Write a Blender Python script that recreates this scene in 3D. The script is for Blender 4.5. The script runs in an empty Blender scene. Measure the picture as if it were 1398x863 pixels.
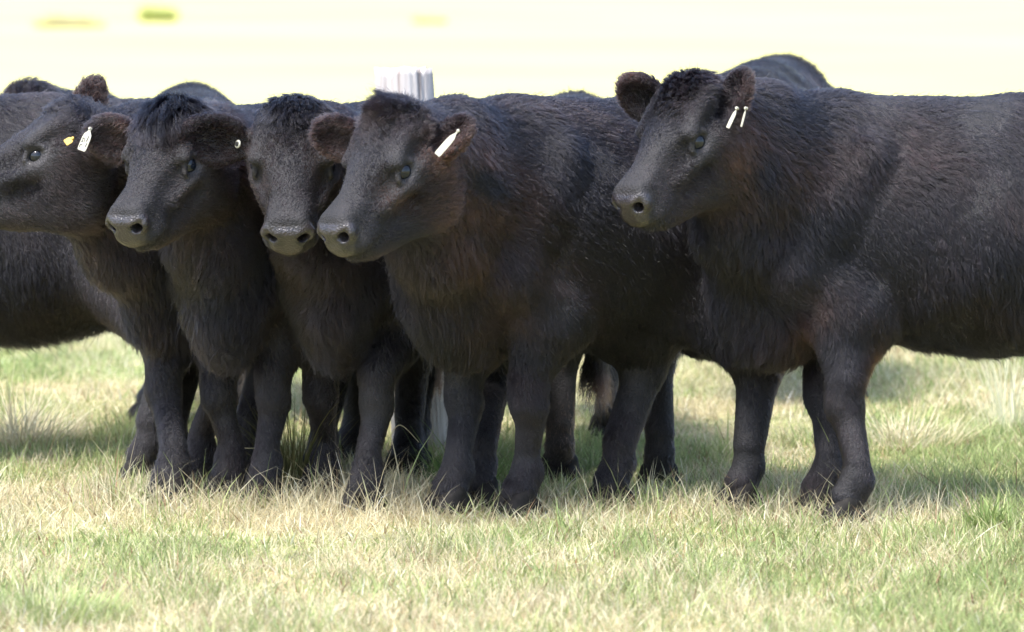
import bpy, math, random
import numpy as np
from mathutils import Vector, Matrix

rng = np.random.default_rng(7)
random.seed(7)
R = math.radians
scene = bpy.context.scene
col = scene.collection

# ------------------------------------------------------------------ camera
CAM_H = 1.6
FPX = 6706.0            # focal length in pixels of a 1398 px wide frame
PITCH = math.atan((431.5 + 56.0) / FPX)
cam_d = bpy.data.cameras.new('camera')
cam = bpy.data.objects.new('camera', cam_d)
col.objects.link(cam)
cam.location = (0, 0, CAM_H)
cam.rotation_euler = (math.pi / 2 - PITCH, 0, 0)
cam_d.sensor_width = 36.0
cam_d.lens = FPX * 36.0 / 1398.0
cam_d.clip_start = 0.1
cam_d.clip_end = 3000
cam_d.dof.use_dof = True
cam_d.dof.focus_distance = 14.0
cam_d.dof.aperture_fstop = 4.0
scene.camera = cam

# ------------------------------------------------------------------ light
SUN_DIR = Vector((-0.36, -0.44, 1.0)).normalized()      # towards the sun: front left, high
elev = math.asin(SUN_DIR.z)
azim = math.atan2(SUN_DIR.x, SUN_DIR.y)
w = bpy.data.worlds.new('World')
scene.world = w
w.use_nodes = True
nt = w.node_tree
nt.nodes.clear()
sky = nt.nodes.new('ShaderNodeTexSky')
sky.sky_type = 'NISHITA'
sky.sun_disc = False
sky.sun_elevation = elev
sky.sun_rotation = azim
sky.dust_density = 2.5
bg = nt.nodes.new('ShaderNodeBackground')
bg.inputs['Strength'].default_value = 0.15
wo = nt.nodes.new('ShaderNodeOutputWorld')
nt.links.new(sky.outputs[0], bg.inputs['Color'])
nt.links.new(bg.outputs[0], wo.inputs['Surface'])
sd = bpy.data.lights.new('sun', 'SUN')
sd.energy = 2.05
sd.angle = R(13.0)
sd.color = (1.0, 0.975, 0.94)
so = bpy.data.objects.new('sun', sd)
so.rotation_euler = (-SUN_DIR).to_track_quat('-Z', 'Y').to_euler()
so.location = (-6, -6, 12)
col.objects.link(so)
scene.view_settings.view_transform = 'Standard'
scene.view_settings.look = 'None'
scene.view_settings.gamma = 1.0
scene.view_settings.use_curve_mapping = False
scene.view_settings.exposure = 1.56
scene.render.engine = 'CYCLES'
scene.cycles.use_denoising = True
scene.cycles.max_bounces = 6
scene.cycles.diffuse_bounces = 3
scene.cycles.glossy_bounces = 3
scene.cycles.transmission_bounces = 4
scene.cycles.caustics_reflective = False
scene.cycles.caustics_refractive = False
scene.cycles_curves.shape = 'RIBBONS'
scene.cycles_curves.subdivisions = 2

# ------------------------------------------------------------------ helpers
FW = np.array([0, math.cos(PITCH), -math.sin(PITCH)])
UP = np.array([0, math.sin(PITCH), math.cos(PITCH)])
RT = np.array([1.0, 0, 0])


def at(px, py, Y):
    """world point seen at photo pixel px,py at depth Y"""
    d = FW + RT * (px - 699.0) / FPX + UP * (431.5 - py) / FPX
    return np.array([0, 0, CAM_H]) + d * (Y / d[1])


def gnd(px, py):
    d = FW + RT * (px - 699.0) / FPX + UP * (431.5 - py) / FPX
    return np.array([0, 0, CAM_H]) + d * (CAM_H / -d[2])


def unit(v):
    v = np.asarray(v, float)
    return v / (np.linalg.norm(v) + 1e-12)


def tag(o, label=None, cat=None, group=None, kind=None):
    if label: o['label'] = label
    if cat: o['category'] = cat
    if group: o['group'] = group
    if kind: o['kind'] = kind


def np_mesh(name, V, F, smooth=True):
    """V (n,3), F (m,3|4)"""
    me = bpy.data.meshes.new(name)
    V = np.ascontiguousarray(V, dtype=np.float32)
    F = np.ascontiguousarray(F, dtype=np.int32)
    k = F.shape[1]
    me.vertices.add(len(V)); me.vertices.foreach_set('co', V.ravel())
    me.loops.add(F.size); me.loops.foreach_set('vertex_index', F.ravel())
    me.polygons.add(len(F))
    me.polygons.foreach_set('loop_start', np.arange(0, F.size, k, dtype=np.int32))
    if smooth:
        me.polygons.foreach_set('use_smooth', np.ones(len(F), dtype=bool))
    me.update(calc_edges=True)
    return me


def add_attr(me, name, typ, dom, data, key='value'):
    a = me.attributes.new(name, typ, dom)
    a.data.foreach_set(key, np.ascontiguousarray(data, dtype=np.float32).ravel())


def vnoise(P, seed=0, n=7, lo=1.0, hi=3.0):
    """smooth random field from a few sine waves, about -1..1"""
    g = np.random.default_rng(1000 + seed)
    out = np.zeros(len(P))
    for _ in range(n):
        d = g.normal(size=3); d /= np.linalg.norm(d)
        out += np.sin(P @ d * g.uniform(lo, hi) * 6.28 + g.uniform(0, 6.28))
    return out / math.sqrt(n) / 1.0


# ------------------------------------------------------------------ implicit surfaces
class Field:
    """signed distance field on a grid, shapes blended smoothly"""
    def __init__(self, lo, hi, h):
        self.h = h
        self.lo = np.array(lo, float)
        self.n = np.ceil((np.array(hi) - self.lo) / h).astype(int) + 1
        self.D = np.full(self.n, 0.5, np.float32)
        self.prims = []

    def box(self, lo, hi):
        a = np.clip(np.floor((lo - self.lo) / self.h).astype(int), 0, self.n)
        b = np.clip(np.ceil((hi - self.lo) / self.h).astype(int) + 1, 0, self.n)
        sl = tuple(slice(a[i], b[i]) for i in range(3))
        ax = [(self.lo[i] + self.h * np.arange(a[i], b[i])).astype(np.float32) for i in range(3)]
        return sl, ax

    def apply(self, f, lo, hi, k, op):
        sl, ax = self.box(lo, hi)
        if any(len(x) == 0 for x in ax): return
        X, Y, Z = ax[0][:, None, None], ax[1][None, :, None], ax[2][None, None, :]
        d = f(X, Y, Z)
        cur = self.D[sl]
        if op == '+':
            m = np.maximum(k - np.abs(cur - d), 0) / k
            self.D[sl] = np.minimum(cur, d) - m * m * k * 0.25
        else:
            m = np.maximum(k - np.abs(cur + d), 0) / k
            self.D[sl] = np.maximum(cur, -d) + m * m * k * 0.25

    def ell(self, c, r, M=None, k=0.05, op='+', **at_):
        c = np.array(c, float); r = np.array(r, float)
        if M is None: M = np.eye(3)            # columns are the ellipsoid's axes
        M = np.asarray(M, float)
        ext = np.sqrt(((M * r) ** 2).sum(1)) + max(k, 0.02) + 0.02

        def f(X, Y, Z):
            x, y, z = X - c[0], Y - c[1], Z - c[2]
            q = [x * M[0, i] + y * M[1, i] + z * M[2, i] for i in range(3)]
            k0 = np.sqrt(sum((q[i] / r[i]) ** 2 for i in range(3)))
            k1 = np.sqrt(sum((q[i] / r[i] ** 2) ** 2 for i in range(3))) + 1e-6
            return (k0 * (k0 - 1.0) / k1).astype(np.float32)
        self.apply(f, c - ext, c + ext, k, op)
        if at_: self.prims.append((f, at_))

    def cone(self, a, b, ra, rb, k=0.04, op='+', **at_):
        a = np.array(a, float); b = np.array(b, float)
        ba = b - a; L2 = float(ba @ ba) + 1e-9
        m = max(ra, rb) + max(k, 0.02) + 0.02

        def f(X, Y, Z):
            t = np.clip(((X - a[0]) * ba[0] + (Y - a[1]) * ba[1] + (Z - a[2]) * ba[2]) / L2, 0, 1)
            x, y, z = X - a[0] - t * ba[0], Y - a[1] - t * ba[1], Z - a[2] - t * ba[2]
            return (np.sqrt(x * x + y * y + z * z) - (ra + (rb - ra) * t)).astype(np.float32)
        self.apply(f, np.minimum(a, b) - m, np.maximum(a, b) + m, k, op)
        if at_: self.prims.append((f, at_))

    def rbox(self, c, hf, r, M, k=0.03, op='+', **at_):
        c = np.array(c, float); hf = np.array(hf, float); M = np.asarray(M, float)
        ext = (np.abs(M) @ hf) + r + max(k, 0.02) + 0.02

        def f(X, Y, Z):
            x, y, z = X - c[0], Y - c[1], Z - c[2]
            q = [np.abs(x * M[0, i] + y * M[1, i] + z * M[2, i]) - hf[i] for i in range(3)]
            o = np.sqrt(sum(np.maximum(t, 0) ** 2 for t in q))
            return (o + np.minimum(np.maximum(np.maximum(q[0], q[1]), q[2]), 0) - r).astype(np.float32)
        self.apply(f, c - ext, c + ext, k, op)
        if at_: self.prims.append((f, at_))

    def surface(self):
        """naive surface nets"""
        D, h = self.D, self.h
        S = D < 0
        n = np.array(D.shape) - 1
        cnt = np.zeros(n, np.int8)
        for i in (0, 1):
            for j in (0, 1):
                for k in (0, 1):
                    cnt += S[i:n[0] + i, j:n[1] + j, k:n[2] + k]
        act = (cnt > 0) & (cnt < 8)
        idx = np.full(n, -1, np.int32)
        C = np.argwhere(act)
        idx[act] = np.arange(len(C), dtype=np.int32)
        acc = np.zeros((len(C), 3)); num = np.zeros(len(C))
        cor = [(0, 0, 0), (1, 0, 0), (0, 1, 0), (1, 1, 0), (0, 0, 1), (1, 0, 1), (0, 1, 1), (1, 1, 1)]
        val = [D[C[:, 0] + c[0], C[:, 1] + c[1], C[:, 2] + c[2]] for c in cor]
        for a in range(8):
            for b in range(a + 1, 8):
                if sum(abs(cor[a][q] - cor[b][q]) for q in range(3)) != 1: continue
                va, vb = val[a], val[b]
                m = (va < 0) != (vb < 0)
                t = va / np.where(m, va - vb, 1)
                p = np.array(cor[a])[None] + t[:, None] * (np.array(cor[b]) - np.array(cor[a]))[None]
                acc[m] += p[m]; num[m] += 1
        V = self.lo + h * (C + acc / num[:, None])
        F = []
        for ax in range(3):
            u, v = (ax + 1) % 3, (ax + 2) % 3
            s0 = [slice(None)] * 3; s1 = [slice(None)] * 3
            s0[ax] = slice(0, -1); s1[ax] = slice(1, None)
            cr = S[tuple(s0)] != S[tuple(s1)]
            E = np.argwhere(cr)
            E = E[(E[:, u] > 0) & (E[:, v] > 0) & (E[:, u] < n[u]) & (E[:, v] < n[v])]
            ins = S[E[:, 0], E[:, 1], E[:, 2]]
            q = []
            for du, dv in ((0, 0), (1, 0), (1, 1), (0, 1)):
                e = E.copy(); e[:, u] -= du; e[:, v] -= dv
                q.append(idx[e[:, 0], e[:, 1], e[:, 2]])
            Q = np.stack(q, 1)
            Q[~ins] = Q[~ins][:, ::-1]
            F.append(Q)
        F = np.concatenate(F)
        F = F[(F >= 0).all(1)]
        # keep the largest connected body: drop tiny crumbs
        return V, F

    def relax(self, V, F, it=1, lam=0.5):
        n = len(V)
        E = np.concatenate([F[:, [0, 1]], F[:, [1, 2]], F[:, [2, 3]], F[:, [3, 0]]])
        deg = np.bincount(E.ravel(), minlength=n).astype(float)
        for _ in range(it):
            s = np.zeros_like(V)
            for c in range(3):
                s[:, c] = np.bincount(E[:, 0], V[E[:, 1], c], n) + np.bincount(E[:, 1], V[E[:, 0], c], n)
            V = V * (1 - lam) + lam * s / deg[:, None]
        return V

    def attrs(self, V, keys, w=0.02):
        X, Y, Z = [V[:, i].astype(np.float32) for i in range(3)]
        W = np.zeros(len(V)) + 1e-9
        out = {k: np.zeros((len(V),) + np.shape(self.prims[0][1][k])) for k in keys}
        for f, a in self.prims:
            d = f(X, Y, Z)
            ww = np.exp(-np.clip(np.abs(d), 0, 1) / w) * a.get('w', 1.0)
            W += ww
            for k in keys:
                out[k] += (ww[:, None] * np.array(a[k])[None]) if out[k].ndim == 2 else ww * a[k]
        for k in keys:
            out[k] /= W[:, None] if out[k].ndim == 2 else W
        return out


# ------------------------------------------------------------------ materials
def mat(name):
    m = bpy.data.materials.new(name); m.use_nodes = True
    return m, m.node_tree, m.node_tree.nodes['Principled BSDF']


def N(nt, t, **kw):
    n = nt.nodes.new(t)
    for k, v in kw.items():
        if k in n.inputs: n.inputs[k].default_value = v
        else: setattr(n, k, v)
    return n


def ramp(nt, fac, stops):
    r = nt.nodes.new('ShaderNodeValToRGB')
    el = r.color_ramp.elements
    while len(el) < len(stops): el.new(0.5)
    for e, (p, c) in zip(el, stops):
        e.position = p; e.color = (*c, 1)
    nt.links.new(fac, r.inputs[0])
    return r.outputs[0]


def m_hide():
    m, nt, b = mat('black_hide')
    a = N(nt, 'ShaderNodeAttribute', attribute_name='nose')
    lo = N(nt, 'ShaderNodeAttribute', attribute_name='lips')
    tc = N(nt, 'ShaderNodeTexCoord')
    n1 = N(nt, 'ShaderNodeTexNoise', Scale=30.0, Detail=6.0)
    nt.links.new(tc.outputs['Object'], n1.inputs['Vector'])
    hide = ramp(nt, n1.outputs[0], [(0.3, (0.008, 0.008, 0.010)), (0.7, (0.020, 0.018, 0.020))])
    n2 = N(nt, 'ShaderNodeTexVoronoi', Scale=170.0)
    nt.links.new(tc.outputs['Object'], n2.inputs['Vector'])
    pad = ramp(nt, n1.outputs[0], [(0.35, (0.016, 0.014, 0.017)), (0.7, (0.042, 0.035, 0.038))])
    lip = N(nt, 'ShaderNodeMixRGB'); lip.inputs[2].default_value = (0.06, 0.048, 0.030, 1)
    nt.links.new(lo.outputs['Fac'], lip.inputs[0]); nt.links.new(pad, lip.inputs[1])
    mx = N(nt, 'ShaderNodeMixRGB')
    nt.links.new(a.outputs['Fac'], mx.inputs[0]); nt.links.new(hide, mx.inputs[1]); nt.links.new(lip.outputs[0], mx.inputs[2])
    nt.links.new(mx.outputs[0], b.inputs['Base Color'])
    rr = N(nt, 'ShaderNodeMapRange'); rr.inputs['To Min'].default_value = 0.75; rr.inputs['To Max'].default_value = 0.36
    cw = N(nt, 'ShaderNodeMath', operation='MULTIPLY'); cw.inputs[1].default_value = 0.35; nt.links.new(a.outputs['Fac'], cw.inputs[0]); nt.links.new(cw.outputs[0], b.inputs['Coat Weight']); b.inputs['Coat Roughness'].default_value = 0.16
    nt.links.new(a.outputs['Fac'], rr.inputs['Value']); nt.links.new(rr.outputs[0], b.inputs['Roughness'])
    bu = N(nt, 'ShaderNodeBump', Strength=0.7, Distance=0.003)
    nt.links.new(n2.outputs['Distance'], bu.inputs['Height'])
    nt.links.new(bu.outputs[0], b.inputs['Normal'])
    return m


def m_fur():
    m = bpy.data.materials.new('fur'); m.use_nodes = True
    nt = m.node_tree; nt.nodes.clear()
    out = nt.nodes.new('ShaderNodeOutputMaterial')
    a = N(nt, 'ShaderNodeAttribute', attribute_name='tint')
    p = nt.nodes.new('ShaderNodeBsdfHairPrincipled')
    p.parametrization = 'COLOR'
    p.inputs['Roughness'].default_value = 0.31
    p.inputs['Radial Roughness'].default_value = 0.5
    p.inputs['Random Roughness'].default_value = 0.1
    p.inputs['IOR'].default_value = 1.44
    nt.links.new(a.outputs['Color'], p.inputs['Color'])
    nt.links.new(p.outputs[0], out.inputs['Surface'])
    return m


def m_simple(name, c, rough=0.5, c2=None, scale=40, bump=0.0, spec=0.5):
    m, nt, b = mat(name)
    b.inputs['Roughness'].default_value = rough
    b.inputs['Specular IOR Level'].default_value = spec
    if c2 is None: c2 = tuple(x * 0.75 for x in c)
    tc = N(nt, 'ShaderNodeTexCoord')
    n = N(nt, 'ShaderNodeTexNoise', Scale=float(scale), Detail=5.0)
    nt.links.new(tc.outputs['Object'], n.inputs['Vector'])
    nt.links.new(ramp(nt, n.outputs[0], [(0.35, c2), (0.65, c)]), b.inputs['Base Color'])
    if bump:
        bu = N(nt, 'ShaderNodeBump', Strength=bump, Distance=0.004)
        nt.links.new(n.outputs[0], bu.inputs['Height']); nt.links.new(bu.outputs[0], b.inputs['Normal'])
    return m


HIDE = m_hide()
FUR = m_fur()
EYE = m_simple('eye_dark', (0.006, 0.007, 0.010), 0.03, (0.008, 0.012, 0.02), 60)
IRIS = EYE
HOOF = m_simple('hoof_horn', (0.022, 0.019, 0.017), 0.75, (0.010, 0.009, 0.008), 60, 0.2, 0.25)
TAGW = m_simple('white_plastic', (0.46, 0.45, 0.37), 0.5, (0.38, 0.37, 0.30), 90)
TAGY = m_simple('yellow_plastic', (0.50, 0.33, 0.03), 0.5, (0.4, 0.26, 0.03), 90)
INK = m_simple('black_ink', (0.02, 0.02, 0.02), 0.6)

# ------------------------------------------------------------------ hooves: one shared mesh
def build_hoof():
    f = Field((-0.09, -0.075, -0.02), (0.11, 0.075, 0.1), 0.005)
    for s in (-1, 1):
        f.cone((0.0, s * 0.026, 0.06), (0.035, s * 0.030, 0.012), 0.032, 0.036, k=0.01)
        f.cone((-0.03, s * 0.026, 0.02), (0.03, s * 0.028, 0.02), 0.030, 0.034, k=0.015)
    f.ell((0.03, 0, 0.0), (0.09, 0.0035, 0.055), k=0.004, op='-')
    z = f.lo[2] + f.h * np.arange(f.n[2])
    f.D = np.maximum(f.D, (0.0 - z)[None, None, :].astype(np.float32))
    V, F = f.surface()
    me = np_mesh('hoof', V, F)
    me.materials.append(HOOF)
    return me


HOOF_ME = build_hoof()


def uv_sphere(name, r, material, seg=28):
    import bmesh
    bm = bmesh.new()
    bmesh.ops.create_uvsphere(bm, u_segments=seg, v_segments=seg // 2, radius=r)
    for f in bm.faces: f.smooth = True
    me = bpy.data.meshes.new(name); bm.to_mesh(me); bm.free()
    me.materials.append(material)
    return me


EYE_ME = uv_sphere('eye', 0.0285, EYE)


def link(name, data, parent=None, loc=(0, 0, 0), rot=None):
    o = bpy.data.objects.new(name, data)
    col.objects.link(o)
    if parent: o.parent = parent
    if rot is not None:
        o.matrix_local = Matrix.Translation(Vector(loc)) @ Matrix(rot.tolist()).to_4x4()
    else:
        o.location = loc
    return o


def extrude_outline(name, pts, th, material, bev=0.0008):
    import bmesh
    bm = bmesh.new()
    vs = [bm.verts.new((x, y, -th / 2)) for x, y in pts]
    f = bm.faces.new(vs)
    r = bmesh.ops.extrude_face_region(bm, geom=[f])
    bmesh.ops.translate(bm, vec=(0, 0, th), verts=[v for v in r['geom'] if isinstance(v, bmesh.types.BMVert)])
    bmesh.ops.recalc_face_normals(bm, faces=bm.faces)
    if bev:
        bmesh.ops.bevel(bm, geom=list(bm.edges), offset=bev, segments=1, affect='EDGES')
    me = bpy.data.meshes.new(name); bm.to_mesh(me); bm.free()
    me.materials.append(material)
    return me


# ------------------------------------------------------------------ fur
def build_fur(parent, V, F, A, count, cam_local, seed, size=1.0, width=0.00050, clump=0.0095, boost=None):
    g = np.random.default_rng(seed)
    T = np.concatenate([F[:, [0, 1, 2]], F[:, [0, 2, 3]]])
    e1 = V[T[:, 1]] - V[T[:, 0]]; e2 = V[T[:, 2]] - V[T[:, 0]]
    cr = np.cross(e1, e2); area = np.linalg.norm(cr, axis=1) / 2
    fn = cr / (2 * area[:, None] + 1e-12)
    n = len(V)
    VN = np.zeros_like(V)
    for c in range(3):
        for k in range(3):
            VN[:, c] += np.bincount(T[:, k], cr[:, c], n)
    VN /= np.linalg.norm(VN, axis=1)[:, None] + 1e-12
    mid = V[T].mean(1)
    vd = cam_local[None] - mid; vd /= np.linalg.norm(vd, axis=1)[:, None]
    facing = (fn * vd).sum(1)
    wgt = np.where(facing > -0.25, 1.0, 0.12)
    dens = A['dens'][T].mean(1)
    p = area * wgt * dens
    p /= p.sum()
    ti = g.choice(len(T), size=count, p=p)
    u, v = g.random(count), g.random(count)
    s = u + v > 1; u[s], v[s] = 1 - u[s], 1 - v[s]
    B = np.stack([1 - u - v, u, v], 1)
    tri = T[ti]

    def itp(x):
        x = x[tri]
        return (x * (B[:, :, None] if x.ndim == 3 else B)).sum(1)
    P = itp(V); Nn = itp(VN); Nn /= np.linalg.norm(Nn, axis=1)[:, None] + 1e-9
    flow = itp(A['flow']); L = itp(A['len']) * size; lift = itp(A['lift']); br = np.clip(itp(A['brown']), 0, 1)
    # low-frequency swirls
    for c in range(3):
        flow[:, c] += 0.30 * vnoise(P, seed * 11 + c, 6, 1.0, 3.6) + 0.12 * vnoise(P, seed * 17 + c, 6, 5, 11)
    lift = lift + 0.20 * vnoise(P, seed * 13, 7, 2.0, 6.0)
    # clumps
    cs = clump * (0.6 + 18 * L)
    cs = np.where(L > 0.062, clump * 2.0, np.where(L > 0.02, clump * 1.35, clump * 0.65))
    qr_, _ = np.linalg.qr(g.normal(size=(3, 3)))
    Q = P @ qr_ + 0.009 * np.stack([vnoise(P, seed + 5 + c, 6, 12, 40) for c in range(3)], 1)
    cell = np.floor(Q / cs[:, None]).astype(np.int64) + 100000
    key = ((cell[:, 0] * 400009 + cell[:, 1]) * 400009 + cell[:, 2]) * 4 + (L > 0.02) + (L > 0.062)
    _, inv = np.unique(key, return_inverse=True)
    inv = inv.ravel()
    m = inv.max() + 1
    ct = np.bincount(inv, minlength=m)
    cen = np.stack([np.bincount(inv, P[:, c], m) for c in range(3)], 1) / ct[:, None]
    cflow = g.normal(0, 0.13, (m, 3)); cshade = g.normal(0, 1, m); clen = g.normal(1, 0.14, m); clift = g.normal(1, 0.35, m)
    flow += cflow[inv] + g.normal(0, 0.06, (count, 3))
    L = L * np.clip(clen[inv], 0.6, 1.5) * g.uniform(0.7, 1.12, count)
    lift = lift * np.clip(clift[inv], 0.3, 2.0)
    fly = g.random(count) < 0.010
    L[fly] *= 1.35; lift[fly] += 0.45
    tan = flow - Nn * (flow * Nn).sum(1)[:, None]
    tan /= np.linalg.norm(tan, axis=1)[:, None] + 1e-6
    d0 = tan + Nn * (lift[:, None] + 0.28); d0 /= np.linalg.norm(d0, axis=1)[:, None]
    d1 = tan + Nn * (lift[:, None] - 0.05); d1 /= np.linalg.norm(d1, axis=1)[:, None]
    K = 5
    t = np.linspace(0, 1, K)
    tip_pull = np.where(L > 0.012, 0.62, 0.35) * g.uniform(0.6, 1.15, count)
    pts = np.zeros((count, K, 3))
    cur = P - Nn * 0.001
    off = (cen[inv] - P); off -= Nn * (off * Nn).sum(1)[:, None]
    grav = np.zeros(3); grav[2] = -1
    for k in range(K):
        a = t[k]
        pts[:, k] = P - Nn * 0.001 + L[:, None] * (d0 * (a - a * a / 2) + d1 * (a * a / 2)) \
            + L[:, None] * 0.18 * a * a * grav + off * (tip_pull * a ** 1.5)[:, None]
    wob = g.normal(0, 1, (count, 3)) * (L * 0.05)[:, None]
    pts[:, 2] += wob; pts[:, 3] -= wob * 0.6
    # colour of the hair itself: black with rusty brown where the coat is sun bleached
    bn = np.clip(br * (0.75 + 0.5 * vnoise(P, seed + 71, 6, 2, 7)) + 0.03 * vnoise(P, seed + 72, 6, 1.2, 4) + 0.012 * cshade[inv] + g.normal(0, 0.015, count), 0, 1)
    black = np.array([0.0058, 0.0056, 0.0082]); rust = np.array([0.100, 0.047, 0.030])
    k_ = np.exp(0.22 * cshade[inv] + 0.08 * g.normal(size=count))
    colr = (black[None] * (1 - bn[:, None]) + rust[None] * bn[:, None]) * k_[:, None]
    hc = bpy.data.hair_curves.new('fur')
    hc.add_curves([K] * count)
    hc.points.foreach_set('position', pts.astype(np.float32).ravel())
    rad = (width * (1 - t ** 1.6) + 0.00008)[None] * g.uniform(0.7, 1.3, count)[:, None]
    rad = rad * np.clip(0.65 + L[:, None] * 18, 0.7, 1.3)
    # radius in metres
    ra = hc.attributes.get('radius') or hc.attributes.new('radius', 'FLOAT', 'POINT')
    ra.data.foreach_set('value', rad.astype(np.float32).ravel())
    ca = hc.attributes.new('tint', 'FLOAT_COLOR', 'CURVE')
    ca.data.foreach_set('color', np.concatenate([colr, np.ones((count, 1))], 1).astype(np.float32).ravel())
    hc.materials.append(FUR)
    return link('fur', hc, parent)


# ------------------------------------------------------------------ the animal
TAG_OUT = [(-0.006, 0), (-0.008, -0.012), (-0.022, -0.022), (-0.026, -0.034), (-0.026, -0.066), (-0.022, -0.072),
           (0.022, -0.072), (0.026, -0.066), (0.026, -0.034), (0.022, -0.022), (0.008, -0.012), (0.006, 0)]


def cow(label, withers, heading, s=1.0, wd=1.0, poll=None, yaw=0, pitch=45, roll=0, feet=None,
        ears=None, hairs=100000, vox=0.0075, group='black cattle standing in a bunch on the pasture', tags=(), seed=1,
        tail_brown=0.0, tuft=1.0, brown=1.0, neck_low=0.0, bl=1.0, cat='calf', head_s=1.0, furw=0.00050, stance=None, browns=(), belly=0.0, hip=None, forelock=(0.05, (0.8, 0, 0.5), 0.8, 0.05), hwid=1.0, eye_s=0.94, tail=1.0):
    """withers=(px, depth) ; heading in degrees, 180 faces image left, 270 faces the camera"""
    wp = at(withers[0], 431, withers[1]); wp[2] = 0
    th = R(heading)
    c_, s_ = math.cos(th), math.sin(th)
    Rw = np.array([[c_, s_, 0], [-s_, c_, 0], [0, 0, 1]])     # world -> local

    def loc(p): return Rw @ (np.asarray(p, float) - wp)

    def ldir(d): return Rw @ np.asarray(d, float)
    root = bpy.data.objects.new('black_calf', None)
    # the root is the body's own mesh, made below
    y_, p_ = R(yaw), R(pitch)
    nx = np.array([-math.sin(y_) * math.cos(p_), -math.cos(y_) * math.cos(p_), -math.sin(p_)])
    hx = ldir(nx)
    hy = unit(np.cross([0, 0, 1], hx)); hz = np.cross(hx, hy)
    if roll:
        a = R(roll); hy, hz = hy * math.cos(a) + hz * math.sin(a), hz * math.cos(a) - hy * math.sin(a)
    H = np.stack([hx, hy, hz], 1) 
    hs = head_s
    pl = loc(at(*poll))

    def hp(x, y, z): return pl + H @ (np.array([x, y * hwid, z]) * hs)
    def bd(x, y, z): return np.array([(x if x > -0.1 else -0.1 + (x + 0.1) * bl) * s, y * s * wd, z * s])
    # feet
    ft = {}
    default = {'fl': (0.02, 0.13), 'fr': (0.02, -0.13), 'hl': (-1.0, 0.13), 'hr': (-1.0, -0.13)}
    if stance: default.update(stance)
    for kf, (dx, dy) in default.items():
        ft[kf] = bd(dx, dy, 0)
    if feet:
        for kf, pp in feet.items():
            if len(pp) == 2: ft[kf] = loc(gnd(*pp))
            else:
                q = at(pp[0], 431, pp[2]); q[2] = 0; ft[kf] = loc(q)
    # grid bounds
    P0 = [np.array([-1.42 * s, -0.42 * wd, -0.02]), np.array([0.5 * s, 0.42 * wd, 1.36 * s])]
    ear_pts = [hp(x, y, z) for x in (-0.2, 0.5) for y in (-0.3, 0.3) for z in (-0.3, 0.12)]
    pad_ = np.array([0.14, 0.12, 0])
    lo = np.minimum.reduce([P0[0]] + ear_pts + [q_ - pad_ for q_ in ft.values()]); hi = np.maximum.reduce([P0[1]] + ear_pts + [q_ + pad_ for q_ in ft.values()])
    lo[2] = -0.02
    f = Field(lo - 0.02, hi + 0.02, vox)


    def rr(*r): return np.array([r[0] * s, r[1] * s * wd, r[2] * s])
    def A(ln, flow, lift=0.25, brown_=0.0, dens=1.0, nose=0.0, lips=0.0, w=1.0):
        return dict(len=ln, flow=np.array(flow, float), lift=lift, brown=brown_ * brown, dens=dens, nose=nose, lips=lips, w=w)
    side = A(0.034, (-0.62, 0, -0.75), 0.08, 0.02)
    back = A(0.022, (-1, 0, -0.1), 0.25, 0.02)
    low = A(0.055, (-0.35, 0, -1), 0.3, 0.01)
    leg = A(0.012, (-0.15, 0, -1), 0.15, 0.02, 1.7)
    # trunk
    f.ell(bd(-0.02, 0, 0.85), rr(0.33, 0.235, 0.335), k=0.05, **side)
    f.ell(bd(-0.40, 0, 0.84), rr(0.50, 0.280, 0.335), k=0.12, **side)
    f.ell(bd(-0.46, 0, 0.755 - belly), rr(0.50, 0.25, 0.255), k=0.12, **low)
    f.ell(bd(-0.85, 0, 0.91), rr(0.36, 0.245, 0.25), k=0.12, **side)
    f.ell(bd(-1.02, 0, 0.87), rr(0.24, 0.225, 0.28), k=0.10, **side)
    f.cone(bd(0.02, 0, 1.07), bd(-0.55, 0, 1.055), 0.115 * s, 0.12 * s, k=0.10, **back)
    f.cone(bd(-0.55, 0, 1.055), bd(-1.08, 0, 1.06), 0.12 * s, 0.105 * s, k=0.10, **back)
    f.ell(bd(0.19, 0, 0.65), rr(0.185, 0.135, 0.210), k=0.10, **A(0.050, (0.1, 0, -1), 0.3, 0.03))
    for q in (-1, 1):
        f.cone(bd(-0.04, q * 0.15, 1.02), bd(0.15, q * 0.165, 0.72), 0.095 * s, 0.100 * s, k=0.035, **side)
        f.ell(bd(-0.82, q * 0.20, 1.04), rr(0.09, 0.06, 0.06), k=0.09, **side)
        f.ell(bd(-0.98, q * 0.13, 0.70), rr(0.22, 0.115, 0.29), k=0.08, **side)
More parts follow.
